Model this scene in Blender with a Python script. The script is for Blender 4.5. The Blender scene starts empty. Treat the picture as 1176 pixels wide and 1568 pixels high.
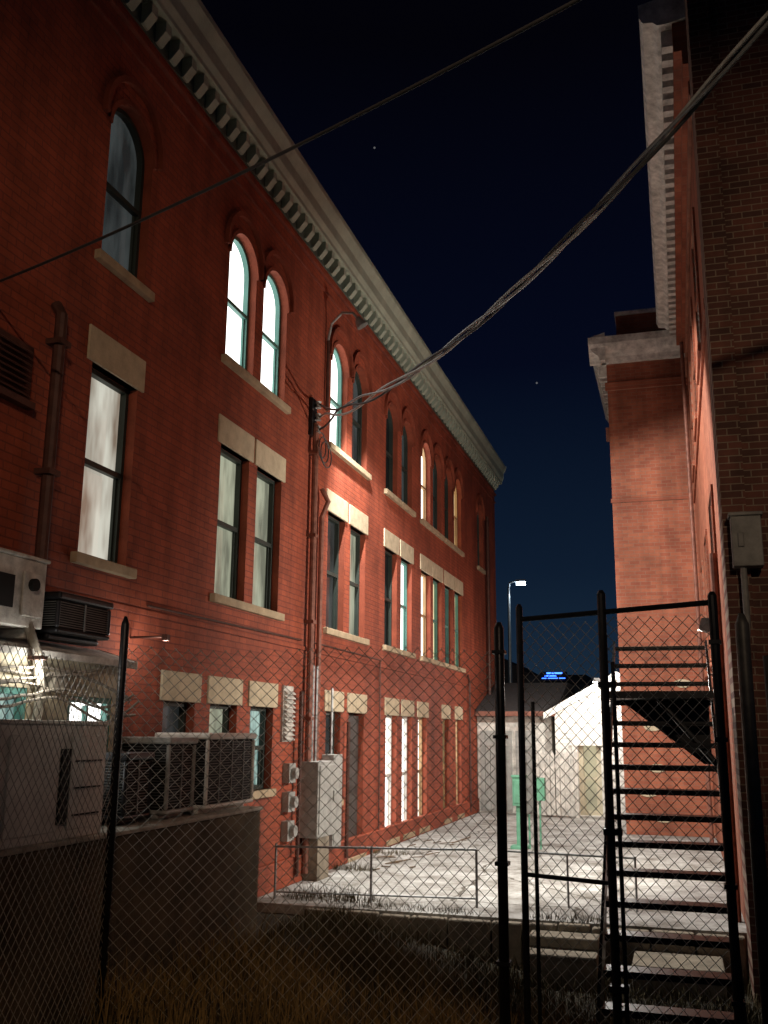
import bpy, math, random
from mathutils import Vector, Matrix
random.seed(7)
S=bpy.context.scene
COL=S.collection
# ---------------------------------------------------------------- materials
def nt(name):
    m=bpy.data.materials.new(name); m.use_nodes=True
    n=m.node_tree; b=n.nodes['Principled BSDF']; return m,n,b
def mat(name,c,rough=.7,metal=0,var=.35,scale=3.0,bump=.0,bscale=40,spec=.3):
    m,n,b=nt(name); N=n.nodes; L=n.links
    tc=N.new('ShaderNodeTexCoord'); no=N.new('ShaderNodeTexNoise'); no.inputs['Scale'].default_value=scale
    no.inputs['Detail'].default_value=8; no.inputs['Roughness'].default_value=.65
    L.new(tc.outputs['Object'],no.inputs['Vector'])
    r=N.new('ShaderNodeValToRGB'); L.new(no.outputs['Fac'],r.inputs['Fac'])
    r.color_ramp.elements[0].position=.3; r.color_ramp.elements[1].position=.7
    r.color_ramp.elements[0].color=[x*(1-var) for x in c]+[1]
    r.color_ramp.elements[1].color=[min(1,x*(1+var*.6)) for x in c]+[1]
    L.new(r.outputs['Color'],b.inputs['Base Color'])
    b.inputs['Roughness'].default_value=rough; b.inputs['Metallic'].default_value=metal
    b.inputs['Specular IOR Level'].default_value=spec
    if bump>0:
        n2=N.new('ShaderNodeTexNoise'); n2.inputs['Scale'].default_value=bscale; n2.inputs['Detail'].default_value=6
        L.new(tc.outputs['Object'],n2.inputs['Vector'])
        bp=N.new('ShaderNodeBump'); bp.inputs['Strength'].default_value=bump; bp.inputs['Distance'].default_value=.02
        L.new(n2.outputs['Fac'],bp.inputs['Height']); L.new(bp.outputs['Normal'],b.inputs['Normal'])
    return m
def brick(name,c1,c2,mo,axis,bump=.4,var=.45):
    m,n,b=nt(name); N=n.nodes; L=n.links
    tc=N.new('ShaderNodeTexCoord'); se=N.new('ShaderNodeSeparateXYZ'); co=N.new('ShaderNodeCombineXYZ')
    L.new(tc.outputs['Object'],se.inputs[0]); L.new(se.outputs[axis],co.inputs[0]); L.new(se.outputs['Z'],co.inputs[1])
    br=N.new('ShaderNodeTexBrick'); L.new(co.outputs[0],br.inputs['Vector'])
    br.inputs['Scale'].default_value=1; br.inputs['Brick Width'].default_value=.22; br.inputs['Row Height'].default_value=.078
    br.inputs['Mortar Size'].default_value=.008; br.inputs['Mortar Smooth'].default_value=.4; br.inputs['Bias'].default_value=0
    br.inputs['Color1'].default_value=(*c1,1); br.inputs['Color2'].default_value=(*c2,1); br.inputs['Mortar'].default_value=(*mo,1)
    no=N.new('ShaderNodeTexNoise'); no.inputs['Scale'].default_value=.9; no.inputs['Detail'].default_value=9; no.inputs['Roughness'].default_value=.7
    L.new(tc.outputs['Object'],no.inputs['Vector'])
    mr=N.new('ShaderNodeMapRange'); mr.inputs['From Min'].default_value=.3; mr.inputs['From Max'].default_value=.7
    mr.inputs['To Min'].default_value=1-var; mr.inputs['To Max'].default_value=1.15
    L.new(no.outputs['Fac'],mr.inputs['Value'])
    mx=N.new('ShaderNodeMixRGB'); mx.blend_type='MULTIPLY'; mx.inputs['Fac'].default_value=1
    L.new(br.outputs['Color'],mx.inputs['Color1']); L.new(mr.outputs['Result'],mx.inputs['Color2'])
    mp=N.new('ShaderNodeMapping'); mp.inputs['Scale'].default_value=(2.6,2.6,.16); L.new(tc.outputs['Object'],mp.inputs['Vector'])
    ns=N.new('ShaderNodeTexNoise'); ns.inputs['Scale'].default_value=1.3; ns.inputs['Detail'].default_value=5; L.new(mp.outputs['Vector'],ns.inputs['Vector'])
    m2=N.new('ShaderNodeMapRange'); m2.inputs['From Min'].default_value=.35; m2.inputs['From Max'].default_value=.6; m2.inputs['To Min'].default_value=.78; m2.inputs['To Max'].default_value=1.05
    L.new(ns.outputs['Fac'],m2.inputs['Value'])
    mx2=N.new('ShaderNodeMixRGB'); mx2.blend_type='MULTIPLY'; mx2.inputs['Fac'].default_value=1
    L.new(mx.outputs['Color'],mx2.inputs['Color1']); L.new(m2.outputs['Result'],mx2.inputs['Color2'])
    L.new(mx2.outputs['Color'],b.inputs['Base Color'])
    n2=N.new('ShaderNodeTexNoise'); n2.inputs['Scale'].default_value=25; n2.inputs['Detail'].default_value=4
    L.new(tc.outputs['Object'],n2.inputs['Vector'])
    ma=N.new('ShaderNodeMath'); ma.operation='MULTIPLY_ADD'; ma.inputs[1].default_value=-1
    L.new(br.outputs['Fac'],ma.inputs[0]); L.new(n2.outputs['Fac'],ma.inputs[2])
    bp=N.new('ShaderNodeBump'); bp.inputs['Strength'].default_value=bump; bp.inputs['Distance'].default_value=.012
    L.new(ma.outputs[0],bp.inputs['Height']); L.new(bp.outputs['Normal'],b.inputs['Normal'])
    b.inputs['Roughness'].default_value=.75; b.inputs['Specular IOR Level'].default_value=.25
    return m
def winmat(name,c,st,var=.5,scale=1.6,c2=None):
    """lit room / curtain seen behind glass"""
    m,n,b=nt(name); N=n.nodes; L=n.links
    tc=N.new('ShaderNodeTexCoord'); mp=N.new('ShaderNodeMapping'); mp.inputs['Scale'].default_value=(1,3.0,.8)
    L.new(tc.outputs['Object'],mp.inputs['Vector'])
    no=N.new('ShaderNodeTexNoise'); no.inputs['Scale'].default_value=scale; no.inputs['Detail'].default_value=3
    L.new(mp.outputs['Vector'],no.inputs['Vector'])
    r=N.new('ShaderNodeValToRGB'); r.color_ramp.elements[0].position=.35; r.color_ramp.elements[1].position=.62
    c2=c2 or [x*(1-var) for x in c]
    r.color_ramp.elements[0].color=(*c2,1); r.color_ramp.elements[1].color=(*c,1)
    L.new(no.outputs['Fac'],r.inputs['Fac'])
    L.new(r.outputs['Color'],b.inputs['Emission Color']); b.inputs['Emission Strength'].default_value=st
    b.inputs['Base Color'].default_value=(.02,.02,.02,1); b.inputs['Roughness'].default_value=.08
    return m
def emis(name,c,st):
    m,n,b=nt(name); b.inputs['Base Color'].default_value=(*c,1)
    b.inputs['Emission Color'].default_value=(*c,1); b.inputs['Emission Strength'].default_value=st; return m

RC=((.38,.088,.042),(.31,.070,.036),(.22,.056,.036))
RED=brick('painted_red_brick',*RC,'Y',.5)
REDX=brick('painted_red_brick_end',*RC,'X',.5)
OC=((.40,.13,.07),(.30,.085,.048),(.31,.15,.10))
OR_X=brick('orange_brick_front',*OC,'X')
OR_Y=brick('orange_brick_side',*OC,'Y')
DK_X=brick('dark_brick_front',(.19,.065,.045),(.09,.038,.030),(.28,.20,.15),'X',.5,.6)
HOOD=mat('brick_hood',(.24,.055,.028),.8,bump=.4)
STONE=mat('tan_stone',(.50,.42,.29),.85,var=.25,scale=5,bump=.3)
SILL=mat('sill_stone',(.40,.31,.20),.85,var=.3,scale=5,bump=.3)
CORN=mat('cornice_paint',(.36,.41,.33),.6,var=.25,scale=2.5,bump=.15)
CORND=mat('frieze_shade',(.09,.12,.10),.7,var=.3,scale=4)  # dark frieze tone: shade between the brackets put into the colour
WHITE=mat('white_paint',(.72,.71,.66),.55,var=.25,scale=3,bump=.1)
WHITE2=mat('weathered_white',(.62,.60,.55),.7,var=.5,scale=6,bump=.3)
TEAL=mat('teal_frame',(.10,.25,.22),.5,var=.2)
DFRAME=mat('dark_frame',(.03,.04,.035),.5,var=.2)
TANF=mat('tan_frame',(.45,.30,.16),.6,var=.2)
GLASS,_n,_b=nt('dark_glass'); _b.inputs['Base Color'].default_value=(.012,.016,.02,1); _b.inputs['Roughness'].default_value=.06
W_LIT=winmat('lit_window',(1,.98,.93),3.2,.25)
W_WARM=winmat('warm_window',(1,.80,.45),1.2,.5)
W_DIM=winmat('curtained_window',(.42,.44,.32),.9,.6)
W_ROOM=winmat('room_window',(.62,.61,.52),1.0,.75,1.1,(.20,.15,.11))
W_TEAL=winmat('teal_window',(.45,.62,.55),.9,.8,3,(.03,.10,.10))
W_GREY=winmat('grey_window',(.065,.075,.075),.6,.7)
BLACK=mat('black_steel',(.03,.03,.033),.38,.6,.4,8)
GALV=mat('galvanised_steel',(.30,.31,.31),.45,.7,.3,9)
MESHM=mat('chain_link_wire',(.40,.40,.37),.55,.3,.3,9)
CONC=mat('concrete',(.25,.215,.165),.9,var=.5,scale=4,bump=.5)
CONCD=mat('shaded_concrete',(.115,.092,.06),.95,var=.6,scale=2.2,bump=.6)  # platform block: its shaded face is put into the concrete colour
GREYM=mat('grey_enamel',(.34,.34,.32),.5,.1,.35,6,.05)
DARKIN=mat('dark_inside',(.01,.01,.01),.8)
RUST=mat('rusty_downspout',(.24,.10,.07),.5,.2,.5,8)
BROWN=mat('brown_pipe',(.09,.04,.03),.5,.2,.4,8)
WIRE=mat('cable_sheath',(.05,.05,.05),.5,0,.2)
WIREL=mat('aluminium_cable',(.42,.42,.40),.45,.3,.3,20)
GREEN=mat('green_enamel',(.13,.33,.22),.5,.1,.3,6)
WOOD=mat('weathered_pole',(.16,.11,.07),.9,0,.4,10,.3)
ROOF=mat('shingle_roof',(.05,.045,.045),.9,0,.4,12,.4)
CREAM=mat('cream_siding',(.50,.45,.33),.7,0,.3,4,.2)
GRL=mat('grille_metal',(.13,.13,.125),.5,.4,.3,9)

def concrete_floor():
    m,n,b=nt('alley_concrete'); N=n.nodes; L=n.links
    tc=N.new('ShaderNodeTexCoord')
    a=N.new('ShaderNodeTexNoise'); a.inputs['Scale'].default_value=1.5; a.inputs['Detail'].default_value=12; a.inputs['Roughness'].default_value=.8
    L.new(tc.outputs['Object'],a.inputs['Vector'])
    r=N.new('ShaderNodeValToRGB'); r.color_ramp.elements[0].position=.39; r.color_ramp.elements[1].position=.60
    r.color_ramp.elements[0].color=(.13,.115,.095,1); r.color_ramp.elements[1].color=(.48,.48,.46,1)
    L.new(a.outputs['Fac'],r.inputs['Fac'])
    w=N.new('ShaderNodeTexNoise'); w.inputs['Scale'].default_value=2; w.inputs['Detail'].default_value=6
    L.new(tc.outputs['Object'],w.inputs['Vector'])
    mm=N.new('ShaderNodeMixRGB'); mm.inputs['Fac'].default_value=.2
    L.new(tc.outputs['Object'],mm.inputs['Color1']); L.new(w.outputs['Color'],mm.inputs['Color2'])
    v=N.new('ShaderNodeTexVoronoi'); v.feature='DISTANCE_TO_EDGE'; v.inputs['Scale'].default_value=.45
    L.new(mm.outputs['Color'],v.inputs['Vector'])
    lt=N.new('ShaderNodeMath'); lt.operation='LESS_THAN'; lt.inputs[1].default_value=.005
    L.new(v.outputs['Distance'],lt.inputs[0])
    x=N.new('ShaderNodeMixRGB'); x.inputs['Color2'].default_value=(.08,.07,.055,1)
    L.new(lt.outputs[0],x.inputs['Fac']); L.new(r.outputs['Color'],x.inputs['Color1'])
    L.new(x.outputs['Color'],b.inputs['Base Color']); b.inputs['Roughness'].default_value=.85
    bp=N.new('ShaderNodeBump'); bp.inputs['Strength'].default_value=.6; bp.inputs['Distance'].default_value=.02
    L.new(a.outputs['Fac'],bp.inputs['Height']); L.new(bp.outputs['Normal'],b.inputs['Normal'])
    return m
FLOOR=concrete_floor()
SOIL=mat('soil',(.035,.03,.02),.95,0,.5,5,.6,20)
DRY=mat('dry_grass_blades',(.10,.078,.038),.85,0,.7,2.5)

# ---------------------------------------------------------------- mesh helpers
class MB:
    def __init__(s): s.v=[]; s.f=[]
    def add(s,vs,fs):
        o=len(s.v); s.v+=[tuple(p) for p in vs]; s.f+=[tuple(i+o for i in f) for f in fs]
    def box(s,x0,x1,y0,y1,z0,z1):
        s.add([(x0,y0,z0),(x1,y0,z0),(x1,y1,z0),(x0,y1,z0),(x0,y0,z1),(x1,y0,z1),(x1,y1,z1),(x0,y1,z1)],
              [(0,3,2,1),(4,5,6,7),(0,1,5,4),(1,2,6,5),(2,3,7,6),(3,0,4,7)])
    def tube(s,pts,r,n=8,cap=True):
        pts=[Vector(p) for p in pts]; k=len(pts); vs=[]
        a=None
        for i,p in enumerate(pts):
            t=(pts[min(i+1,k-1)]-pts[max(i-1,0)])
            t=t.normalized() if t.length>1e-6 else Vector((0,0,1))
            if a is not None:
                a=(a-t*a.dot(t))
                if a.length<1e-4: a=None
                else: a=a.normalized()
            if a is None: a=t.orthogonal().normalized()
            b=t.cross(a)
            rr=r[i] if isinstance(r,(list,tuple)) else r
            for j in range(n):
                q=2*math.pi*j/n; vs.append(p+(a*math.cos(q)+b*math.sin(q))*rr)
        fs=[(i*n+j,i*n+(j+1)%n,(i+1)*n+(j+1)%n,(i+1)*n+j) for i in range(k-1) for j in range(n)]
        if cap: fs+=[tuple(range(n))[::-1],tuple((k-1)*n+j for j in range(n))]
        s.add(vs,fs)
    def prism(s,poly,fn,a0,a1):
        n=len(poly); s.add([fn(p,q,a0) for p,q in poly]+[fn(p,q,a1) for p,q in poly],
          [tuple(range(n)),tuple(range(2*n-1,n-1,-1))]+[(i,(i+1)%n,n+(i+1)%n,n+i) for i in range(n)])
    def obj(s,name,m,parent=None,bevel=0,smooth=False):
        me=bpy.data.meshes.new(name); me.from_pydata(s.v,[],s.f); me.update()
        o=bpy.data.objects.new(name,me); COL.objects.link(o); me.materials.append(m)
        if parent: o.parent=parent
        if bevel:
            b=o.modifiers.new('bevel','BEVEL'); b.width=bevel; b.segments=2; b.limit_method='ANGLE'
        if smooth: me.polygons.foreach_set('use_smooth',[True]*len(me.polygons))
        return o
def empty(name):
    e=bpy.data.objects.new(name,None); COL.objects.link(e); return e
def outline(a0,a1,b0,b1,arch,n=14):
    if not arch: return [(a0,b0),(a1,b0),(a1,b1),(a0,b1)]
    r=(a1-a0)/2; c=(a0+a1)/2; sp=b1-r
    return [(a0,b0),(a1,b0)]+[(c+r*math.cos(math.pi*i/n),sp+r*math.sin(math.pi*i/n)) for i in range(n+1)]
def wall(mb,rv,fn,A0,A1,B0,B1,ops,depth=.22):
    As=sorted({A0,A1}|{o[0] for o in ops}|{o[1] for o in ops}); Bs=sorted({B0,B1}|{o[2] for o in ops}|{o[3] for o in ops})
    for i in range(len(As)-1):
        for j in range(len(Bs)-1):
            ca=(As[i]+As[i+1])/2; cb=(Bs[j]+Bs[j+1])/2
            if any(o[0]<ca<o[1] and o[2]<cb<o[3] for o in ops): continue
            mb.add([fn(As[i],Bs[j],0),fn(As[i+1],Bs[j],0),fn(As[i+1],Bs[j+1],0),fn(As[i],Bs[j+1],0)],[(0,1,2,3)])
    for o in ops:
        ar=o[4]; ol=outline(o[0],o[1],o[2],o[3],ar); n=len(ol)
        rv.add([fn(p,q,0) for p,q in ol]+[fn(p,q,-depth) for p,q in ol],[(i,(i+1)%n,n+(i+1)%n,n+i) for i in range(n)])
        if ar:
            arc=ol[2:]; h=len(arc)//2
            for corner,seq in (((o[1],o[3]),arc[:h+1]),((o[0],o[3]),arc[h:])):
                for k in range(len(seq)-1):
                    mb.add([fn(*corner,0),fn(*seq[k],0),fn(*seq[k+1],0)],[(0,1,2)])
def window(par,fn,o,pane,frame,t=.05,rail=True,mull=False,idx=0):
    a0,a1,b0,b1,ar=o
    A=outline(a0,a1,b0,b1,ar); B=outline(a0+t,a1-t,b0+t,b1-t,ar); n=len(A)
    m=MB()
    m.add([fn(p,q,-.10) for p,q in A]+[fn(p,q,-.10) for p,q in B]+[fn(p,q,-.17) for p,q in B],
      [(i,(i+1)%n,n+(i+1)%n,n+i) for i in range(n)]+[(n+i,n+(i+1)%n,2*n+(i+1)%n,2*n+i) for i in range(n)])
    if rail:
        bm=(b0+b1)/2-(.0 if not ar else .05)
        pr=[(bm-.028,-.165),(bm+.028,-.165),(bm+.028,-.105),(bm-.028,-.105)]
        m.prism([(b,d) for b,d in pr],lambda b,d,a:fn(a,b,d),a0+t,a1-t)
        for s0,s1 in ((a0+t,a0+t+.03),(a1-t-.03,a1-t)):
            m.prism([(b0+t,-.165),(bm-.03,-.165),(bm-.03,-.135),(b0+t,-.135)],lambda b,d,a:fn(a,b,d),s0,s1)
    if mull:
        c=(a0+a1)/2
        m.prism([(b0+t,-.165),(b1-t-.02,-.165),(b1-t-.02,-.12),(b0+t,-.12)],lambda b,d,a:fn(a,b,d),c-.015,c+.015)
    m.obj('window_frame_%d'%idx,frame,par)
    g=MB(); g.add([fn(p,q,-.17) for p,q in B],[tuple(range(n))]); g.obj('window_pane_%d'%idx,pane,par)

# ================================================================= LEFT BUILDING
WX=-5.25
LB=empty('red_brick_building')
fl=lambda a,b,d:(WX+d,a,b)
S2,T2=3.63,5.51; S3,T3=6.64,8.51; T1=2.35
wins=[]
cols2=[(7.74,8.58,W_ROOM,DFRAME),(10.57,11.42,W_DIM,DFRAME),(11.68,12.53,W_DIM,DFRAME),(14.5,15.35,W_GREY,DFRAME),(15.65,16.5,W_DIM,DFRAME),
 (17.75,18.6,GLASS,DFRAME),(18.9,19.75,W_LIT,TEAL),(20.55,21.4,W_LIT,TANF),(21.65,22.5,W_WARM,TEAL),(22.85,23.7,W_GREY,TEAL),(23.95,24.8,W_WARM,TEAL)]
cols3=[(7.74,8.58,W_GREY,DFRAME),(10.57,11.42,W_LIT,TEAL),(11.68,12.53,W_LIT,TEAL),(14.5,15.35,W_LIT,TEAL),(15.65,16.5,W_GREY,DFRAME),
 (17.75,18.6,GLASS,DFRAME),(18.9,19.75,W_GREY,DFRAME),(20.55,21.4,W_LIT,TANF),(21.65,22.5,W_GREY,DFRAME),(22.85,23.7,GLASS,DFRAME),(23.95,24.8,W_WARM,TANF),(27.0,27.8,GLASS,DFRAME)]
for a0,a1,p,f in cols2: wins.append(((a0,a1,S2,T2,False),p,f))
for a0,a1,p,f in cols3: wins.append(((a0,a1,S3,T3,True),p,f))
for a0,a1,b0,p,f in [(9.5,10.22,1.3,W_GREY,DFRAME),(10.6,11.35,1.3,W_DIM,DFRAME),(11.75,12.5,1.3,W_TEAL,DFRAME),(14.6,15.3,1.0,W_GREY,DFRAME),
   (17.9,18.65,.12,W_LIT,WHITE),(19.05,19.8,.12,W_LIT,WHITE),(20.3,21.05,.12,W_LIT,TANF),(22.55,23.2,.12,W_TEAL,TANF),(23.95,24.6,.12,W_LIT,TANF)]:
    wins.append(((a0,a1,b0,T1,False),p,f))
door=(15.7,16.55,.06,T1,False)
fw,rv=MB(),MB()
wall(fw,rv,fl,1.5,29.9,-.3,9.8,[w[0] for w in wins]+[door])
fw.add([(WX,29.9,-.3),(-15,29.9,-.3),(-15,29.9,10.3),(WX,29.9,10.3)],[(0,1,2,3)])
fw.obj('front_wall',RED,LB); rv.obj('window_reveals',HOOD,LB)
c=MB(); c.box(-15,WX-.24,1.5,29.88,-.3,10.3); c.box(WX-.24,WX-.001,1.48,1.5,-.3,9.7); c.obj('building_core',REDX,LB)
for i,(o,p,f) in enumerate(wins): window(LB,fl,o,p,f,idx=i)
m=MB(); m.box(WX-.14,WX-.08,door[0]+.05,door[1]-.05,.06,T1-.04)
for z0,z1 in ((.3,1.0),(1.15,1.6),(1.72,2.2)): m.box(WX-.081,WX-.065,door[0]+.17,door[1]-.17,z0,z1)
m.obj('door',mat('dark_door',(.06,.05,.045),.6),LB,.006)
li,si,ho=MB(),MB(),MB()
for a0,a1,_,_ in cols2: li.box(WX-.1,WX+.022,a0-.10,a1+.10,T2,T2+.35)
for o in [w[0] for w in wins if w[0][3]==T1]+[door]: li.box(WX-.1,WX+.022,o[0]-.09,o[1]+.11,T1,T1+.32)
pairs=[(7.74,8.58),(10.57,12.53),(14.5,16.5),(17.75,18.6),(18.9,19.75),(20.55,22.5),(22.85,24.8)]
for a0,a1 in pairs:
    for s in (S2,S3): si.box(WX-.1,WX+.07,a0-.11,a1+.11,s-.10,s)
si.box(WX-.1,WX+.07,26.9,27.9,S3-.10,S3)
for o in [w[0] for w in wins if w[0][3]==T1]+[door]: si.box(WX-.1,WX+.06,o[0]-.06,o[1]+.06,o[2]-.1,o[2])
for a0,a1,_,_ in cols3:
    cc=(a0+a1)/2; sp=T3-(a1-a0)/2; n=18
    for r0,r1,d in ((.425,.475,.025),(.53,.59,.06)):
        ex=.08 if r0>.5 else .0
        ang=[math.pi*i/n for i in range(n+1)]
        P=[(r,cc+r*math.cos(q),sp+(.13 if ex else 0)+r*math.sin(q)) for q in ang for r in (r0,r1)]
        if ex:
            e0=sp+.13-ex
            P=[(0,cc+r0,e0),(0,cc+r1,e0)]+P+[(0,cc-r0,e0),(0,cc-r1,e0)]
        vs=[fl(a,b,d) for _,a,b in P]+[fl(a,b,-.02) for _,a,b in P]; k=len(P)
        fs=[]
        for i in range(0,k-2,2):
            fs+=[(i,i+1,i+3,i+2),(i+1,k+i+1,k+i+3,i+3),(i,i+2,k+i+2,k+i)]
        fs+=[(0,k,k+1,1),(k-2,k-1,2*k-1,2*k-2)]
        ho.add(vs,fs)
li.obj('lintels',STONE,LB,.008); si.obj('sills',SILL,LB,.008); ho.obj('hood_moulds',HOOD,LB)
b=MB()
b.box(WX-.05,WX+.03,1.5,29.93,9.12,9.17); b.box(WX-.05,WX+.05,1.5,29.95,9.36,9.43); b.box(WX-.05,WX+.02,1.5,29.93,3.2,3.26)
b.box(WX-.05,WX+.05,1.5,29.93,-.2,.35)
b.obj('brick_string_courses',RED,LB,.01)
k=MB(); y=1.6
while y<29.9:
    k.prism([(0,9.56),(.05,9.56),(.15,9.68),(.15,9.81),(0,9.81)],lambda p,q,a:(WX+p,a,q),y,y+.12); y+=.31
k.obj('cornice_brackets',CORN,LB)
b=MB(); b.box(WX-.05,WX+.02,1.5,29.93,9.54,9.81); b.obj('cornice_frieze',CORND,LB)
b=MB(); b.prism([(-.3,9.81),(.19,9.81),(.19,9.88),(.24,9.96),(.24,10.14),(.33,10.29),(.33,10.38),(-.3,10.44)],lambda p,q,a:(WX+p,a,q),1.4,30.2)
b.obj('cornice',CORN,LB,.01)
b=MB(); b.box(-15.2,WX-.3,1.4,30.1,10.3,10.42); b.obj('roof',ROOF,LB)
d=MB()
d.tube([(WX+.09,13.62,.1),(WX+.09,13.62,6.7)],.05,10); d.tube([(WX+.07,14.02,1.6),(WX+.07,14.02,5.3),(WX+.16,14.05,5.55),(WX+.07,14.0,5.75)],.04,10)
for z in (1,2.2,3.6,4.9,6.2): d.box(WX,WX+.15,13.55,13.69,z,z+.05)
d.obj('main_downspout',RUST,LB,smooth=False)
d=MB(); d.tube([(WX+.09,7.08,2.8),(WX+.09,7.08,5.7),(WX+.02,7.08,5.8)],.055,10)
for z in (3.0,4.2,5.4): d.box(WX,WX+.16,7.0,7.16,z,z+.05)
d.tube([(WX+.09,28.1,.1),(WX+.09,28.1,8.3)],.05,8)
d.tube([(WX+.09,13.3,.1),(WX+.09,13.3,2.6)],.03,8)
d.tube([(WX+.09,15.45,.1),(WX+.09,15.45,2.2)],.03,8)
d.tube([(WX+.06,25.4,.1),(WX+.06,25.4,3.3),(WX+.06,25.2,3.5)],.03,8)
d.tube([(WX+.05,14.2,7.1),(WX+.05,14.2,8.3)],.03,8)
d.tube([(WX+.03,13.8,3.35),(WX+.03,17.4,3.33),(WX+.03,17.4,.2)],.014,6); d.tube([(WX+.03,9.0,3.3),(WX+.03,13.4,3.34)],.014,6)
d.obj('side_downspouts',BROWN,LB)
d=MB(); d.box(WX,WX+.03,6.3,6.82,4.78,5.28); 
for i in range(8): d.prism([(.03,4.83+i*.055),(.07,4.81+i*.055),(.07,4.82+i*.055),(.03,4.85+i*.055)],lambda p,q,a:(WX+p,a,q),6.35,6.77)
d.box(WX,WX+.08,6.28,6.84,4.72,4.78); d.obj('louvre_vent',BROWN,LB)
d=MB(); d.box(WX,WX+.03,12.78,13.14,1.9,2.66)
for i in range(11): d.prism([(.03,1.95+i*.062),(.08,1.92+i*.062),(.08,1.935+i*.062),(.03,1.975+i*.062)],lambda p,q,a:(WX+p,a,q),12.8,13.12)
d.obj('shutter_vent',WHITE2,LB)
EB=empty('electric_meter_cabinet')
d=MB(); d.box(WX+.002,WX+.30,13.5,14.25,.58,1.62); d.box(WX+.30,WX+.315,13.55,14.20,.63,1.57); d.box(WX+.315,WX+.34,14.1,14.14,1.05,1.2)
d.box(WX+.002,WX+.20,14.45,14.85,.35,1.7); d.box(WX+.20,WX+.212,14.48,14.82,.4,1.65)
d.obj('cabinet',GREYM,EB,.01)
d=MB(); 
for z in (.72,1.1,1.48): 
    d.box(WX+.002,WX+.10,12.9,13.14,z-.13,z+.13); d.tube([(WX+.10,13.02,z),(WX+.17,13.02,z)],.075,16)
d.obj('meters',GREYM,EB)
d=MB(); d.box(WX+.05,WX+.27,13.62,14.1,-.0,.58); d.obj('plinth',CONC,EB)
d=MB()
for y in (13.8,13.95,14.65): d.tube([(WX+.08,y,1.6),(WX+.08,y,3.0 if y<14 else 2.7)],.022,6)
d.obj('conduits',GALV,EB)
IR=empty('insulator_rack'); d=MB(); d.box(WX,WX+.06,13.52,13.72,6.5,7.1); 
for z in (6.6,6.8,7.0): d.tube([(WX+.06,13.62,z),(WX+.16,13.62,z)],.02,8)
d.obj('bracket',BLACK,IR)
d=MB()
for z in (6.6,6.8,7.0): d.tube([(WX+.12,13.62,z-.05),(WX+.12,13.62,z-.02),(WX+.12,13.62,z+.02),(WX+.12,13.62,z+.05)],[.05,.03,.03,.05],10)
d.obj('insulators',GREYM,IR)
d=MB()
for q in range(3):
    d.tube([(WX+.12+.04*q,13.8+.2*math.sin(t)*(1+.1*q),6.4+.2*math.cos(t)-.08*q) for t in [2*math.pi*i/20 for i in range(21)]],.010,6)
d.obj('drip_loops',WIRE,IR)
YL=empty('gooseneck_wall_lamp'); d=MB(); d.tube([(WX+.04,14.2,8.3),(WX+.1,14.2,8.6),(WX+.3,14.15,8.75),(WX+.5,14.1,8.7),(WX+.58,14.1,8.6)],.022,8)
d.tube([(WX+.58,14.1,8.62),(WX+.60,14.1,8.56),(WX+.66,14.12,8.46)],[.03,.06,.10],14,False); d.obj('arm_and_shade',GREYM,YL)

# ================================================================= annex, platform, condensers
AX=empty('lean_to_annex'); xa=-4.93
fa=lambda a,b,dd:(xa+dd,a,b)
m,r=MB(),MB(); o1=(7.30,7.98,1.5,2.32,False); o2=(5.9,6.75,1.5,2.36,False)
wall(m,r,fa,4.2,8.12,-.3,2.66,[o1,o2],.1)
m.add([(xa,8.12,-.3),(WX,8.12,-.3),(WX,8.12,2.66),(xa,8.12,2.66)],[(0,1,2,3)]); m.add([(xa,4.2,-.3),(WX,4.2,-.3),(WX,4.2,2.66),(xa,4.2,2.66)],[(0,1,2,3)])
m.obj('annex_wall',CREAM,AX); r.obj('reveals',TANF,AX)
fa2=lambda a,b,dd:(xa+dd+.09,a,b)
window(AX,fa2,o1,W_LIT,TEAL,idx=0,mull=True); window(AX,fa2,o2,W_TEAL,TEAL,idx=1,mull=True)
m=MB(); m.prism([(0,2.66),(.42,2.60),(.42,2.66),(0,2.78)],lambda p,q,a:(WX+p,a,q),4.1,8.2); m.obj('annex_roof',WHITE2,AX,.006)
m=MB()
for j in range(6):
    ph=random.uniform(0,3)
    pts=[(xa+.05+.03*j,5.6+t*2.5,2.52-.06*j-.14*math.sin(math.pi*t*(1+.4*j)+ph)*t+random.uniform(-.01,.01)) for t in [i/18 for i in range(19)]]
    m.tube(pts,.012,6)
m.tube([(xa+.1,6.72,1.9),(xa+.12,6.75,2.3),(xa+.1,6.7,2.6),(xa+.05,6.6,2.85)],.04,8)
m.box(xa,xa+.1,6.95,7.1,2.35,2.5)
m.obj('refrigerant_lines',mat('dusty_pipe_wrap',(.30,.27,.22),.8,0,.5,9),AX)
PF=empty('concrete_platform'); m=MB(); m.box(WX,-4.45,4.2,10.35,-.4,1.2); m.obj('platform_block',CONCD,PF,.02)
m=MB(); m.box(WX,-4.43,4.2,10.37,1.2,1.235); m.obj('platform_cap',mat('pale_concrete',(.50,.48,.42),.9,0,.35,6,.4),PF,.01)
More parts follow.
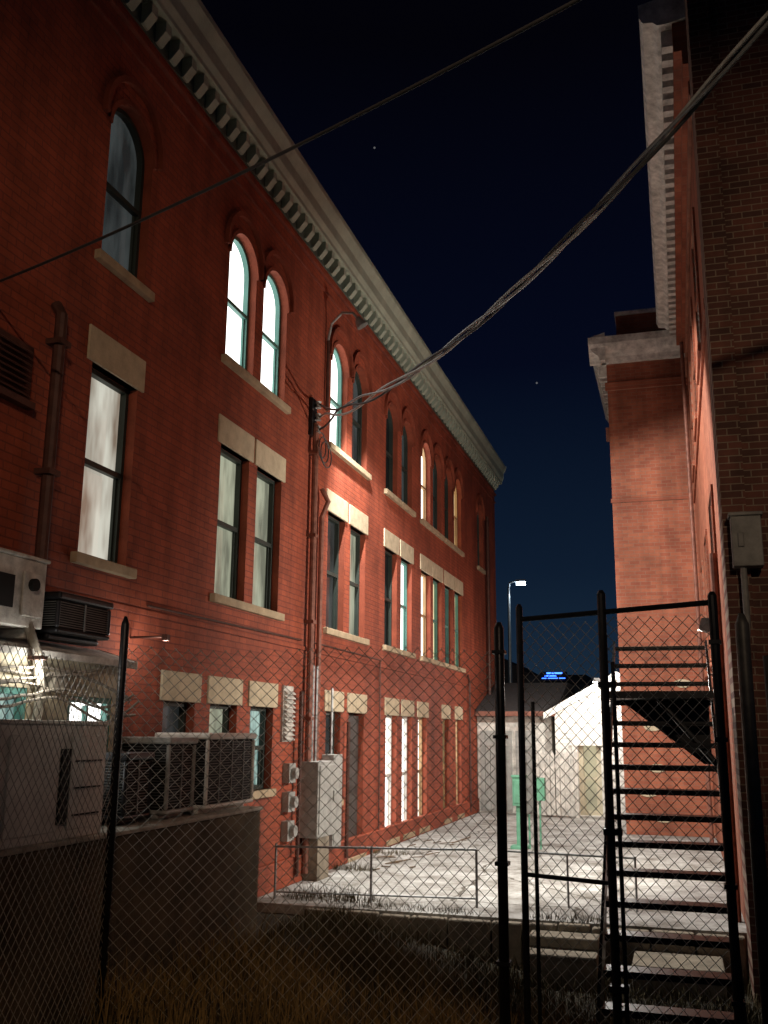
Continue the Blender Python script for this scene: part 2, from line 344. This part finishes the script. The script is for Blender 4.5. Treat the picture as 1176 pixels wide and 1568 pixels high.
def condenser(x0,x1,y0,y1,z0,z1,body=WHITE):
    C=empty('air_conditioner_condenser'); t=.04; h=z1-z0; zb=z0+.05
    m=MB()
    m.box(x0-.01,x1+.015,y0-.01,y1+.01,z1-t*1.6,z1); m.box(x0,x1,y0,y1,zb,zb+t)
    for xx in (x0,x1-t):
        for yy in (y0,y1-t): m.box(xx,xx+t,yy,yy+t,zb+t,z1-t*1.6)
    m.box(x0+.1,x0+.18,y0+.02,y1-.02,z0,zb); m.box(x1-.18,x1-.1,y0+.02,y1-.02,z0,zb)
    m.obj('casing',body,C,.02)
    m=MB(); m.box(x0+.03,x1-.03,y0+.03,y1-.03,zb+t,z1-t*1.6); m.obj('dark_core',DARKIN,C)
    m=MB(); n=int(h/.032)
    for i in range(1,n):
        z=zb+t+(z1-zb-2.6*t)*i/n
        m.box(x1-.022,x1-.014,y0+t,y1-t,z-.003,z+.003); m.box(x0+t,x1-t,y0+.014,y0+.022,z-.003,z+.003)
    k=max(2,int((y1-y0)/.28))
    for i in range(1,k): 
        yy=y0+(y1-y0)*i/k; m.box(x1-.014,x1-.004,yy-.008,yy+.008,zb+t,z1-t*1.6)
    m.obj('grille',GRL,C)
condenser(-5.1,-4.55,8.4,8.95,1.235,1.98,GREYM); condenser(-5.1,-4.5,9.1,10.25,1.235,2.02); condenser(-5.05,-4.6,7.75,8.2,1.235,1.85,BLACK)
condenser(-5.2,-4.85,6.95,7.75,2.77,3.16,BLACK)
CU=empty('rooftop_hvac_unit'); m=MB(); m.box(-5.2,-4.85,5.95,6.75,2.82,3.35); m.box(-5.22,-4.83,5.93,6.77,3.35,3.38); m.box(-4.85,-4.83,6.45,6.7,2.9,3.25); m.box(-5.15,-4.9,6.0,6.1,2.74,2.82); m.box(-5.15,-4.9,6.6,6.7,2.74,2.82); m.obj('casing',WHITE2,CU,.015)
m=MB(); m.tube([(-4.83,6.55,3.15),(-4.79,6.55,3.15)],.05,12); m.box(-4.851,-4.84,6.05,6.35,2.95,3.2); m.obj('ports',DARKIN,CU)
EN=empty('equipment_enclosure'); m=MB(); m.box(-4.9,-4.5,5.9,7.25,1.235,2.08); m.box(-4.92,-4.48,5.88,7.27,2.08,2.11)
m.box(-4.5,-4.485,6.75,7.2,1.3,2.0); m.box(-4.5,-4.485,6.0,6.6,1.3,2.0)
m.obj('enclosure_body',WHITE,EN,.01)
m=MB(); m.box(-4.499,-4.478,6.62,6.73,1.35,1.9); 
for z in (1.4,1.6,1.8): m.box(-4.485,-4.47,6.8,7.15,z,z+.012)
m.obj('enclosure_grille',DARKIN,EN)
m=MB(); m.tube([(WX+.12,11.0,.0),(WX+.12,11.0,1.5),(WX+.05,11.0,1.6)],.05,10); m.obj('standpipe',mat('rusty_orange_lit_pipe',(.5,.22,.08),.6),empty('standpipe_fixture'))  # rusty pipe; the orange light falling on it is put into its colour

# ================================================================= ground
def sm(a,b,x):
    t=max(0,min(1,(x-a)/(b-a))); return t*t*(3-2*t)
def gz(x,y):
    base=-.13
    k=sm(-3.8,-1.6,x)*(1-sm(4,8,x))*sm(-2,6,y)*(1-sm(13,15,y))
    return base-.38*k+.03*math.sin(x*2.1+y)*math.sin(y*1.7)*(1 if abs(x)<15 and abs(y)<15 else 0)
xs=[-400,-150,-60,-25]+[-12+.3*i for i in range(80)]+[25,60,150,400]
ys=[-400,-150,-60,-20]+[-6+.3*i for i in range(64)]+[25,60,150,400]
v=[(x,y,gz(x,y)) for y in ys for x in xs]; nx=len(xs)
m=MB(); m.add(v,[(j*nx+i,j*nx+i+1,(j+1)*nx+i+1,(j+1)*nx+i) for j in range(len(ys)-1) for i in range(nx-1)])
m.obj('ground',SOIL,smooth=True)
AL=empty('concrete_alley'); m=MB(); m.box(-14,12,11.75,48,-.9,0); m.obj('slab',FLOOR,AL)
m=MB(); x=-4.4
while x<.5:
    w=random.uniform(.35,.8); m.box(x,min(.55,x+w-.02),11.63,11.748,-.7,random.uniform(-.03,.0)); x+=w
m.box(-1.7,-.95,11.0,11.63,-.7,-.2); m.box(-1.7,-.95,11.3,11.63,-.2,-.08); m.box(-.6,.3,10.9,11.63,-.7,-.22)
m.obj('retaining_edge',CONC,AL,.02)
def blades(name,n,area,hh,m_):
    V=[];Fc=[]
    for _ in range(n):
        x=random.uniform(area[0],area[1]); y=random.uniform(area[2],area[3])
        g=math.sin(x*3.1+1)*math.sin(y*2.7+x)+math.sin(x*7.3-y*5.1)*.5
        if random.random()>.55+.4*g: continue
        z=gz(x,y) if y<11.6 else 0
        h=random.uniform(*hh)*(1+.5*max(0,g)); a=random.uniform(0,6.28); w=random.uniform(.003,.008)
        bx,by=math.cos(a),math.sin(a); l=random.uniform(.1,.6)*h; q=random.uniform(0,6.28); lx,ly=math.cos(q)*l,math.sin(q)*l
        o=len(V)
        V+=[(x-bx*w,y-by*w,z-.02),(x+bx*w,y+by*w,z-.02),(x+bx*w*.7+lx*.35,y+by*w*.7+ly*.35,z+h*.6),(x-bx*w*.7+lx*.35,y-by*w*.7+ly*.35,z+h*.6),(x+lx,y+ly,z+h)]
        Fc+=[(o,o+1,o+2,o+3),(o+3,o+2,o+4)]
    m=MB(); m.v=V; m.f=Fc; return m.obj(name,m_)
blades('grass',36000,(-4.4,1.0,7.0,11.6),(.05,.18),DRY)
blades('grass_weeds',6000,(-4.4,-.5,6.9,9.0),(.18,.42),mat('tall_dry_grass',(.24,.17,.08),.85,0,.6,3))
m=MB()
for cx,cy,rr,n,hh in ((-4.3,12.25,.4,350,.3),(-3.4,11.95,.3,120,.15),(-4.9,14.9,.25,200,.25),(-4.9,17,.3,150,.2),(-2.7,11.9,.25,100,.13),(-1.3,11.85,.3,150,.16)):
    for _ in range(n):
        q=random.uniform(0,6.28); r=rr*math.sqrt(random.random()); x=cx+r*math.cos(q)*1.6; y=cy+r*math.sin(q)*.6
        x=max(x,-5.15); h=hh*random.uniform(.3,1)*(1-.5*r/rr); w=.004; lx=random.uniform(-.5,.5)*h; ly=random.uniform(-.4,.4)*h
        m.add([(x-w,y,-.01),(x+w,y,-.01),(x+lx,y+ly,h)],[(0,1,2)])
m.obj('dry_weeds',DRY)

# ================================================================= fences and gate
def chain(mb,p0,p1,zb,zt,pitch=.10,r=.0031):
    p0=Vector((*p0,0)); p1=Vector((*p1,0)); L=(p1-p0).length; t=(p1-p0)/L; nrm=Vector((-t.y,t.x,0))
    H=zt-zb
    for sgn in (1,-1):
        s=-H if sgn==1 else 0; hi=L if sgn==1 else L+H
        while s<hi:
            s+=pitch
            if sgn==1: h0=max(0,-s); h1=min(H,L-s)
            else: h0=max(0,s-L); h1=min(H,s)
            if h1-h0<.02: continue
            f=lambda h:p0+t*(s+sgn*h)+nrm*(.003*sgn+.02*math.sin((s+sgn*h)*3)*math.sin(h*2.2))+Vector((0,0,zb+h-.03*math.sin((s+sgn*h)*2.1)*h/H))
            k=5
            mb.tube([f(h0+(h1-h0)*i/k) for i in range(k+1)],r,3,False)
LP=(-4.3,7.08); GP=(-1.44,8.31); G0=(-1.25,8.23); G1=(.28,7.65); GM=(-.55,7.965)
F1=empty('chain_link_fence'); m=MB()
m.tube([(*LP,-.3),(*LP,2.88),(LP[0],LP[1],2.95)],[.034,.034,.012],12); 
m.tube([(*GP,-.7),(*GP,2.92),(*GP,2.97)],[.042,.042,.02],12)
m.tube([(-3.9,4.7,-.3),(-3.9,4.7,2.7)],.035,10)
m.tube([(LP[0]+.03,LP[1],.0),(-3.3,7.49,-.35),(GP[0]-.03,GP[1],-.42)],.006,6)
m.obj('fence_posts',BLACK,F1,smooth=True)
m=MB(); chain(m,(LP[0]+.03,LP[1]),(GP[0]-.05,GP[1]),-.4,2.72); chain(m,(LP[0],LP[1]-.02),(-3.9,4.7),-.05,2.55)
m.obj('fence_mesh',MESHM,F1)
F2=empty('chain_link_gate'); m=MB()
zt=2.98
for p,top,r in ((G0,3.08,.028),(GM,3.14,.034),(G1,3.06,.034)): m.tube([(*p,-.6),(*p,top),(p[0],p[1],top+.03)],[r,r,r*.5],12)
m.tube([(*G0,zt),(*G1,zt+.03)],.022,10); m.tube([(G0[0],G0[1],.95),(GM[0],GM[1],.95)],.017,10)
m.tube([(G0[0]+.1,G0[1]-.03,-.5),(G0[0]+.1,G0[1]-.03,2.3)],.016,10)
m.tube([(GM[0]+.07,GM[1]-.02,-.5),(GM[0]+.07,GM[1]-.02,2.6)],.016,10)
for z in (.2,1.3,2.4): m.box(GM[0]-.05,GM[0]+.09,GM[1]-.045,GM[1]+.045,z,z+.045)
for q in (.25,1.0,2.0,2.7): m.box(G1[0]-.045,G1[0]+.045,G1[1]-.045,G1[1]+.045,q,q+.03); m.box(GP[0]-.055,GP[0]+.055,GP[1]-.055,GP[1]+.055,q,q+.03)
m.obj('gate_frame',BLACK,F2,smooth=False)
m=MB(); chain(m,G0,GM,-.55,2.96); chain(m,GM,G1,-.55,2.96); m.obj('gate_mesh',MESHM,F2)
F3=empty('terminal_fence_post'); m=MB(); m.tube([(.48,7.72,-.6),(.48,7.72,2.85),(.48,7.72,2.93)],[.05,.05,.02],14); m.tube([(.62,7.5,-.6),(.62,7.5,2.6)],.03,10)
m.obj('post',mat('dull_steel',(.14,.13,.12),.5,.4,.4,9),F3,smooth=True)
RL=empty('pipe_railing'); m=MB()
m.tube([(-4.98,12.1,.62),(-2.45,12.3,.66)],.014,8); m.tube([(-4.98,12.1,.08),(-2.45,12.3,.1)],.011,8)
for x,y in ((-4.98,12.1),(-3.75,12.2),(-2.45,12.3)): m.tube([(x,y,-.0),(x,y,.66)],.016,8)
m.tube([(-2.2,12.65,.62),(-.6,12.65,.6)],.013,8)
for x in (-2.2,-1.4,-.6): m.tube([(x,12.65,0),(x,12.65,.62)],.013,8)
m.obj('rails',GALV,RL)

# ================================================================= steel stair
ST=empty('steel_fire_stair'); m=MB()
N=14
for i in range(N+1):
    y=8.15+i*.262; z=-.0+i*.215
    m.box(-.68,.32,y,y+.22,z,z+.03); 
    m.box(-.68,.32,y,y+.012,z-.02,z)
m.obj('treads',BLACK,ST,.004)
m=MB()
for x in (-.72,.33):
    m.prism([(8.0,-.42),(8.12,-.42),(8.15+N*.262+.3,N*.215+.0),(8.15+N*.262+.3,N*.215+.12),(8.0,-.12)],lambda p,q,a:(a,p,q),x,x+.025)
m.obj('stringers',BLACK,ST)
m=MB(); m.box(-.7,.36,10.3,11.5,2.40,2.47); m.prism([(-.6,2.40),(.3,2.40),(.3,1.75),(.22,1.75)],lambda p,q,a:(p,a,q),11.0,11.05)
m.tube([(-.2,10.6,2.40),(.42,10.6,1.65)],.03,8)
m.obj('landing',BLACK,ST)

# ================================================================= RIGHT BUILDING
RB=empty('orange_brick_building')
m=MB(); m.box(.58,8,11.5,22.3,-.7,11.0); m.obj('side_wall',OR_Y,RB)
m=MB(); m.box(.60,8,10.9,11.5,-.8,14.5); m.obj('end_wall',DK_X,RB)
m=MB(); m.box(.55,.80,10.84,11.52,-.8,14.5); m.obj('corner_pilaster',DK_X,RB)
m=MB(); m.box(-1.19,.58,22.0,27,-.3,10.4); m.box(-.95,.9,22.4,27,10.4,11.75); m.obj('wing',OR_X,RB)
m=MB(); m.prism([(.3,10.95),(.2,10.95),(.15,11.0),(.02,11.02),(-.02,11.12),(-.02,11.28),(.58,11.4),(.58,11.0)],lambda p,q,a:(p,a,q),11.45,21.6)
m.prism([(0,10.4),(-.12,10.4),(-.16,10.52),(-.30,10.62),(-.40,10.78),(-.40,10.95),(0,11.05)],lambda p,q,a:(a,22.0+p,q),-1.56,.58)
m.prism([(0,10.4),(-.12,10.4),(-.16,10.52),(-.28,10.62),(-.37,10.78),(-.37,10.95),(0,11.05)],lambda p,q,a:(-1.19+p,a,q),21.65,27.2)
m.box(-.98,.95,22.36,27,11.75,11.85)
m.obj('cornice',WHITE2,RB,.008)
m=MB(); m.box(.38,.58,11.5,21.6,10.55,10.97); m.box(.48,.58,11.5,21.6,10.35,10.55); m.obj('brick_corbel',OR_Y,RB)
m=MB(); y=11.6
while y<21.5: m.box(.24,.38,y,y+.14,10.72,10.95); y+=.28
y=22.1
while y<27: m.box(-1.38,-1.19,y,y+.12,10.15,10.4); y+=.3
m.obj('dentils',WHITE2,RB)
m=MB(); m.box(.53,.58,11.5,22,9.9,10.1); m.box(.54,.58,11.5,22,7.0,7.15); m.box(-1.24,.58,21.95,22,9.75,9.95); m.box(-1.22,.58,21.97,22,7.1,7.2)
for y in (13.2,16.2,19.2):
    for z in (3.2,7.2): m.box(.5,.58,y-.15,y+1.25,z-.12,z)
m.obj('brick_bands',OR_Y,RB,.01)
m=MB(); g=MB(); 
for y in (13.2,16.2,19.2):
    for z in (3.2,7.2):
        g.box(.565,.579,y,y+1.1,z,z+2); m.box(.55,.58,y-.06,y,z,z+2.05); m.box(.55,.58,y+1.1,y+1.16,z,z+2.05); m.box(.55,.58,y,y+1.1,z+2,z+2.05); m.box(.55,.58,y,y+1.1,z+.98,z+1.02)
m.obj('side_window_frames',OR_Y,RB); g.obj('side_window_glass',GLASS,RB)
m=MB()
for x,z in ((-.55,2.2),(-.5,1.35),(-.7,.85),(-.42,.35),(.1,3.1)):
    m.prism([(x+.2*math.cos(q)*random.uniform(.8,1.1),z+.09*math.sin(q)) for q in [2*math.pi*i/10 for i in range(10)]],lambda p,q,a:(p,a,q),21.975,22.0)
m.obj('mortar_patches',STONE,RB)
m=MB(); m.tube([(.5,12.4,0),(.5,12.4,4.2)],.05,10); m.tube([(.47,20.8,0),(.47,20.8,10.3)],.04,10); m.box(-1.27,-1.19,22.05,22.2,8.6,8.9)
m.obj('right_downspouts',RUST,RB)
m=MB(); m.box(.62,.92,10.62,10.82,3.75,4.28); m.box(.60,.94,10.60,10.82,4.28,4.32); m.tube([(.72,10.7,3.75),(.72,10.7,3.2),(.66,10.7,2.4),(.66,10.7,-.4)],.035,8); m.box(.68,.74,10.6,10.62,3.95,4.1)
EM=empty('junction_box'); m.obj('box',mat('dark_enamel',(.20,.19,.18),.6,.1,.4,6),EM,.01)
FLM=empty('added_flood_lamp'); m=MB(); m.tube([(.58,14,3.5),(.45,14,3.52)],.02,8); m.prism([(.48,3.58),(.36,3.58),(.32,3.44),(.44,3.40)],lambda p,q,a:(p,a,q),13.9,14.1)  # made-up housing for the added flood
m.obj('housing',GREYM,FLM,.01)

# ================================================================= back of the alley
GH=empty('white_gable_house'); Y0=26.3; xc=-1.5; hw=1.62
fn=lambda a,b,dd:(a,Y0-dd,b)
m,r=MB(),MB(); od=(-2.55,-1.98,.02,1.95,True)
wall(m,r,fn,xc-hw,xc+hw,-.1,2.6,[od],.1)
m.add([(xc-hw,Y0,2.6),(xc+hw,Y0,2.6),(xc,Y0,3.5)],[(0,1,2)]); m.add([(xc-hw,Y0,-.1),(xc-hw,31,-.1),(xc-hw,31,2.6),(xc-hw,Y0,2.6)],[(0,1,2,3)])
m.add([(xc+hw,Y0,-.1),(xc+hw,31,-.1),(xc+hw,31,2.6),(xc+hw,Y0,2.6)],[(0,1,2,3)])
z=.1
while z<3.4:
    w=hw if z<2.55 else hw*(3.5-z)/.9-.04
    if w>.1:
        segs=[(xc-w,xc+w)] if z>1.95 else [(xc-w,-2.68),(-1.85,xc+w)]
        for a,b in segs: m.prism([(0,z),(.022,z),(.004,z+.12),(0,z+.12)],lambda p,q,aa:(aa,Y0-p,q),a,b)
    z+=.13
m.obj('siding',WHITE,GH); r.obj('door_reveal',WHITE,GH)
window(GH,fn,od,winmat('door_glow',(.75,.66,.42),.7,.5),CREAM,t=.12,rail=True,idx=0)
m=MB()
for s in (-1,1):
    m.add([(xc,Y0-.3,3.62),(xc+s*(hw+.25),Y0-.3,2.58),(xc+s*(hw+.25),31,2.58),(xc,31,3.62)],[(0,1,2,3)])
m.obj('roof',ROOF,GH)
m=MB()
for s in (-1,1):
    m.prism([(0,3.60),(s*(hw+.25),2.56),(s*(hw+.25),2.40),(0,3.42)],lambda p,q,a:(xc+p,a,q),Y0-.32,Y0-.27)
    m.prism([(0,3.55),(s*(hw+.25),2.51),(s*(hw+.25),2.47),(0,3.50)],lambda p,q,a:(xc+p,a,q),Y0-.27,Y0)
m.box(-2.70,-2.58,Y0-.06,Y0,0,1.75); m.box(-1.95,-1.83,Y0-.06,Y0,0,1.75); m.box(xc-hw,xc-hw+.1,Y0-.05,Y0,0,2.5)
m.prism([(-.5,1.75),(.5,1.75),(.42,2.0),(.2,2.16),(0,2.2),(-.2,2.16),(-.42,2.0)],lambda p,q,a:(-2.265+p,a,q),Y0-.08,Y0-.055)
m.obj('trim',WHITE,GH,.006)
GR=empty('garage'); m=MB(); m.box(-5.24,-3.25,26.6,31,-.1,2.55); m.obj('walls',WHITE2,GR)
m=MB()
for a,b in ((-5.15,-4.3),(-4.2,-3.75)):
    m.box(a,b,26.56,26.6,.03,2.1)
    n=int((b-a)/.14)
    for i in range(n): m.box(a+i*.14+.01,a+(i+1)*.14-.01,26.53,26.56,.08,2.05)
    m.box(a+.02,b-.02,26.51,26.53,.3,.42); m.box(a+.02,b-.02,26.51,26.53,1.7,1.82)
m.obj('plank_doors',GREYM,GR)
m=MB(); m.prism([(26.3,2.5),(26.3,2.62),(29.5,3.5),(31.5,3.5),(31.5,2.5)],lambda p,q,a:(a,p,q),-5.24,-3.1); m.obj('roof',ROOF,GR)
m=MB(); m.box(-5.24,-3.1,26.26,26.3,2.48,2.6); m.obj('fascia',RUST,GR)
WG=empty('white_picket_gate'); m=MB()
for i in range(7): m.prism([(-.05,.05),(.05,.05),(.05,1.5),(0,1.6),(-.05,1.5)],lambda p,q,a,i=i:(-2.65-.12*i+p,a,q),25.6,25.63)
m.box(-3.45,-2.6,25.63,25.66,.4,.48); m.box(-3.45,-2.6,25.63,25.66,1.2,1.28); m.box(-3.55,-3.47,25.56,25.66,0,1.75); m.box(-2.58,-2.50,25.56,25.66,0,1.75)
m.obj('pickets',WHITE2,WG)
GP_=empty('green_utility_pedestal'); m=MB(); m.box(-2.95,-2.85,18.55,18.65,.05,.75); m.box(-3.05,-2.75,18.45,18.75,0,.06); m.box(-3.0,-2.78,18.48,18.70,.75,1.25); m.box(-3.02,-2.76,18.46,18.72,1.25,1.29)
m.box(-2.98,-2.80,18.465,18.48,.8,1.2); m.tube([(-2.72,18.6,.0),(-2.72,18.6,.6)],.02,8)
m.box(-2.62,-2.42,18.5,18.66,.85,1.25); m.tube([(-2.52,18.6,.0),(-2.52,18.6,.86)],.02,8)
m.obj('pedestal',GREEN,GP_,.012)
SC=empty('scrap_debris'); m=MB()
for i in range(22):
    x=-5.0+random.random()*.9; y=14.8+random.random()*5; a=random.uniform(-.6,.9); l=random.uniform(.08,.3)
    m.tube([(x,y,.012),(x+l*math.cos(a),y+l*math.sin(a),.012+random.random()*.04)],random.uniform(.006,.012),5)
m.obj('pieces',WOOD,SC)
DB=empty('distant_building'); m=MB(); m.box(-11,-2.0,52,62,-.2,4.6); m.box(-7.5,-4.5,51.9,56,4.6,5.0); m.obj('walls',mat('dark_wall',(.05,.05,.055),.8),DB)
m=MB(); m.prism([(-11.3,4.6),(-9,6.0),(-6.6,4.6)],lambda p,q,a:(p,a,q),52,62); m.obj('roof',ROOF,DB)
CLS=empty('car_light_standin'); m=MB(); m.tube([(-6.5,51.75,5.08),(-5.7,51.75,5.08)],.04,8); m.tube([(-6.6,51.75,4.94),(-6.0,51.75,4.94)],.03,8); m.tube([(-6.75,51.75,4.82),(-5.55,51.75,4.82)],.02,8); m.obj('tubes',emis('blue_car_glow',(.04,.16,1),5),CLS)  # stands in for a parked car's blue light, built as glowing tubes
m=MB(); m.box(-6.85,-5.45,51.8,51.9,4.7,5.15); m.obj('tube_backing',BLACK,CLS)
SL=empty('street_lamp'); m=MB(); m.tube([(-7.3,45,-.1),(-7.3,45,8.6),(-7.25,45,8.85),(-6.9,45,8.95)],[.1,.06,.05,.04],10); m.box(-6.95,-6.5,44.88,45.12,8.88,8.98); m.obj('pole',GALV,SL,smooth=False)
m=MB(); m.box(-6.92,-6.53,44.88,45.12,8.74,8.88); m.obj('lens',emis('lamp_lens',(.7,.85,1),25),SL)

# ================================================================= cables & poles
P0=Vector((-5.1,13.62,6.85)); P1=Vector((.8,6.0,6.62)); D=P1-P0
SV=empty('service_drop_cable')
for i in range(3):
    m=MB(); pts=[P0+Vector((.0,0,.2*(i-1)-.05))]
    for s in range(4,261):
        t=1.5*s/260; p=P0+D*t-Vector((0,0,4*.55*t*(1-t)))
        k=max(0,1-t/.32); sp=.034+.085*k; ph=2.1*i+t*20
        p+=Vector((.4*math.cos(ph),.6*math.cos(ph),math.sin(ph)))*sp*min(1,t*12)+Vector((0,0,.2*(i-1)-.05))*max(0,1-t*6)
        pts.append(p)
    m.tube(pts,.0165,7); m.obj('conductor_%d'%i,(WIRE,WIREL,GALV)[i],SV,smooth=True)
Wr=empty('overhead_wire'); A=Vector((-5.25,6.14,5.54)); B=Vector((3.75,2.2,5.60)); m=MB()
m.tube([A+(B-A)*(s/60)-Vector((0,0,4*.24*(s/60)*(1-s/60))) for s in range(61)],.012,6); m.obj('wire',WIRE,Wr,smooth=True)
UP=empty('utility_pole'); m=MB(); m.tube([(3.85,2.1,-.5),(3.85,2.1,9)],[.16,.11],14); m.box(3.75,3.95,1.3,2.9,8.3,8.42); m.obj('pole',WOOD,UP,smooth=False)
S2L=empty('street_lamp'); m=MB(); m.tube([(4,-7,-.2),(4,-7,8),(3.9,-6.8,8.4),(3,-6,8.6)],[.1,.07,.05,.04],10); m.box(2.6,3.1,-6.15,-5.85,8.52,8.66); m.obj('pole',GALV,S2L)
m=MB(); m.box(2.65,3.05,-6.1,-5.9,8.47,8.52); m.obj('lens',emis('sodium_lens',(1,.6,.25),10),S2L)

# ================================================================= lights
def light(kind,name,loc,power,col,target=None,**k):
    l=bpy.data.lights.new(name,kind); l.energy=power; l.color=col
    o=bpy.data.objects.new(name,l); COL.objects.link(o); o.location=loc
    for a,b in k.items(): setattr(l,a,b)
    if target: o.rotation_euler=(Vector(target)-Vector(loc)).to_track_quat('-Z','Y').to_euler()
    return o
R_=math.radians
light('SPOT','added_flood_light',(.28,14,3.42),1200,(1,.94,.84),(-5.25,17.4,2.2),spot_size=R_(150),spot_blend=.55,shadow_soft_size=.07)  # added source on the right side to light the left wall
light('SPOT','gooseneck_light',(-4.58,14.12,8.44),3600,(1,.97,.91),(.4,18.3,1.6),spot_size=R_(108),spot_blend=.25,shadow_soft_size=.06)
light('POINT','gable_light',(-1.9,24.9,3.2),260,(1,.97,.9),shadow_soft_size=.06)
light('SPOT','sodium_street_light',(2.85,-6,8.4),2300,(1,.70,.48),(-5.25,12,4.2),spot_size=R_(34),spot_blend=1,shadow_soft_size=.12)
light('SPOT','added_grass_beam',(2.7,-5.9,8.4),1700,(1,.62,.3),(-2.4,5.9,0),spot_size=R_(20),spot_blend=1,shadow_soft_size=.12)  # extra beam from the unseen pole, added to warm the near grass
light('SPOT','added_end_wall_beam',(2.9,-5.9,8.4),2100,(1,.75,.5),(2.2,10.9,5.4),spot_size=R_(36),spot_blend=1,shadow_soft_size=.12)  # extra beam from the unseen pole, added to lift the end wall
light('POINT','added_annex_light',(-4.72,6.6,2.50),9,(1,.96,.88),shadow_soft_size=.05)  # added bulb under the eave to brighten the annex
light('POINT','added_areaway_light',(-4.85,8.75,2.85),11,(1,.97,.9),shadow_soft_size=.05)  # added bulb to brighten the condensers and wall below
light('SPOT','far_street_light',(-6.7,44.9,8.7),300,(.75,.88,1),(-6.7,44.9,0),spot_size=R_(130),spot_blend=.4,shadow_soft_size=.1)
m=MB(); m.tube([(-1.9,26.3,3.3),(-1.9,25.0,3.35),(-1.9,24.9,3.3)],.02,8); m.prism([(-.1,3.28),(.1,3.28),(.06,3.38),(-.06,3.38)],lambda p,q,a:(-1.9+p,a,q),24.8,25.0)
m.obj('lamp_arm',GALV,GH)
m=MB(); m.box(-4.83,-4.69,6.57,6.63,2.57,2.60); m.tube([(WX,8.75,2.95),(-4.85,8.75,2.95)],.012,6); m.box(-4.88,-4.82,8.72,8.78,2.91,2.97); m.obj('added_bulb_holders',BROWN,AX)  # made-up holders for the two added bulbs

# world
w=bpy.data.worlds.new('World'); S.world=w; w.use_nodes=True; N=w.node_tree.nodes; L=w.node_tree.links
bg=N['Background']; tc=N.new('ShaderNodeTexCoord'); se=N.new('ShaderNodeSeparateXYZ'); L.new(tc.outputs['Generated'],se.inputs[0])
r=N.new('ShaderNodeValToRGB'); L.new(se.outputs['Z'],r.inputs['Fac'])
e=r.color_ramp.elements; e[0].position=0; e[0].color=(.011,.027,.050,1); e[1].position=.62; e[1].color=(.0008,.0008,.0024,1)
x=e.new(.16); x.color=(.0045,.0115,.027,1); x=e.new(.36); x.color=(.0014,.0028,.0105,1)
vo=N.new('ShaderNodeTexVoronoi'); vo.inputs['Scale'].default_value=24; L.new(tc.outputs['Generated'],vo.inputs['Vector'])
lt=N.new('ShaderNodeMath'); lt.operation='LESS_THAN'; lt.inputs[1].default_value=.024; L.new(vo.outputs['Distance'],lt.inputs[0])
mu=N.new('ShaderNodeMath'); mu.operation='MULTIPLY'; mu.inputs[1].default_value=.10; L.new(lt.outputs[0],mu.inputs[0])
ad=N.new('ShaderNodeMixRGB'); ad.blend_type='ADD'; ad.inputs['Fac'].default_value=1; L.new(r.outputs['Color'],ad.inputs['Color1']); L.new(mu.outputs[0],ad.inputs['Color2'])
L.new(ad.outputs['Color'],bg.inputs['Color']); bg.inputs['Strength'].default_value=1

# camera
cam=bpy.data.cameras.new('camera'); co=bpy.data.objects.new('camera',cam); COL.objects.link(co); S.camera=co
cam.sensor_fit='VERTICAL'; cam.sensor_height=36; cam.lens=34.44; cam.clip_end=1500
th=math.radians(16.56); p=math.radians(12.63); roll=.0092
fh=Vector((-math.sin(th),math.cos(th),0)); R=Vector((math.cos(th),math.sin(th),0)); Z=Vector((0,0,1))
f=fh*math.cos(p)+Z*math.sin(p); u=-fh*math.sin(p)+Z*math.cos(p)
eu=(R+u*roll).normalized(); ev=(u-R*roll).normalized()
M=Matrix((eu,ev,-f)).transposed().to_4x4(); M.translation=Vector((0,0,2.05)); co.matrix_world=M
S.view_settings.view_transform='Standard'; S.view_settings.look='None'; S.view_settings.exposure=0
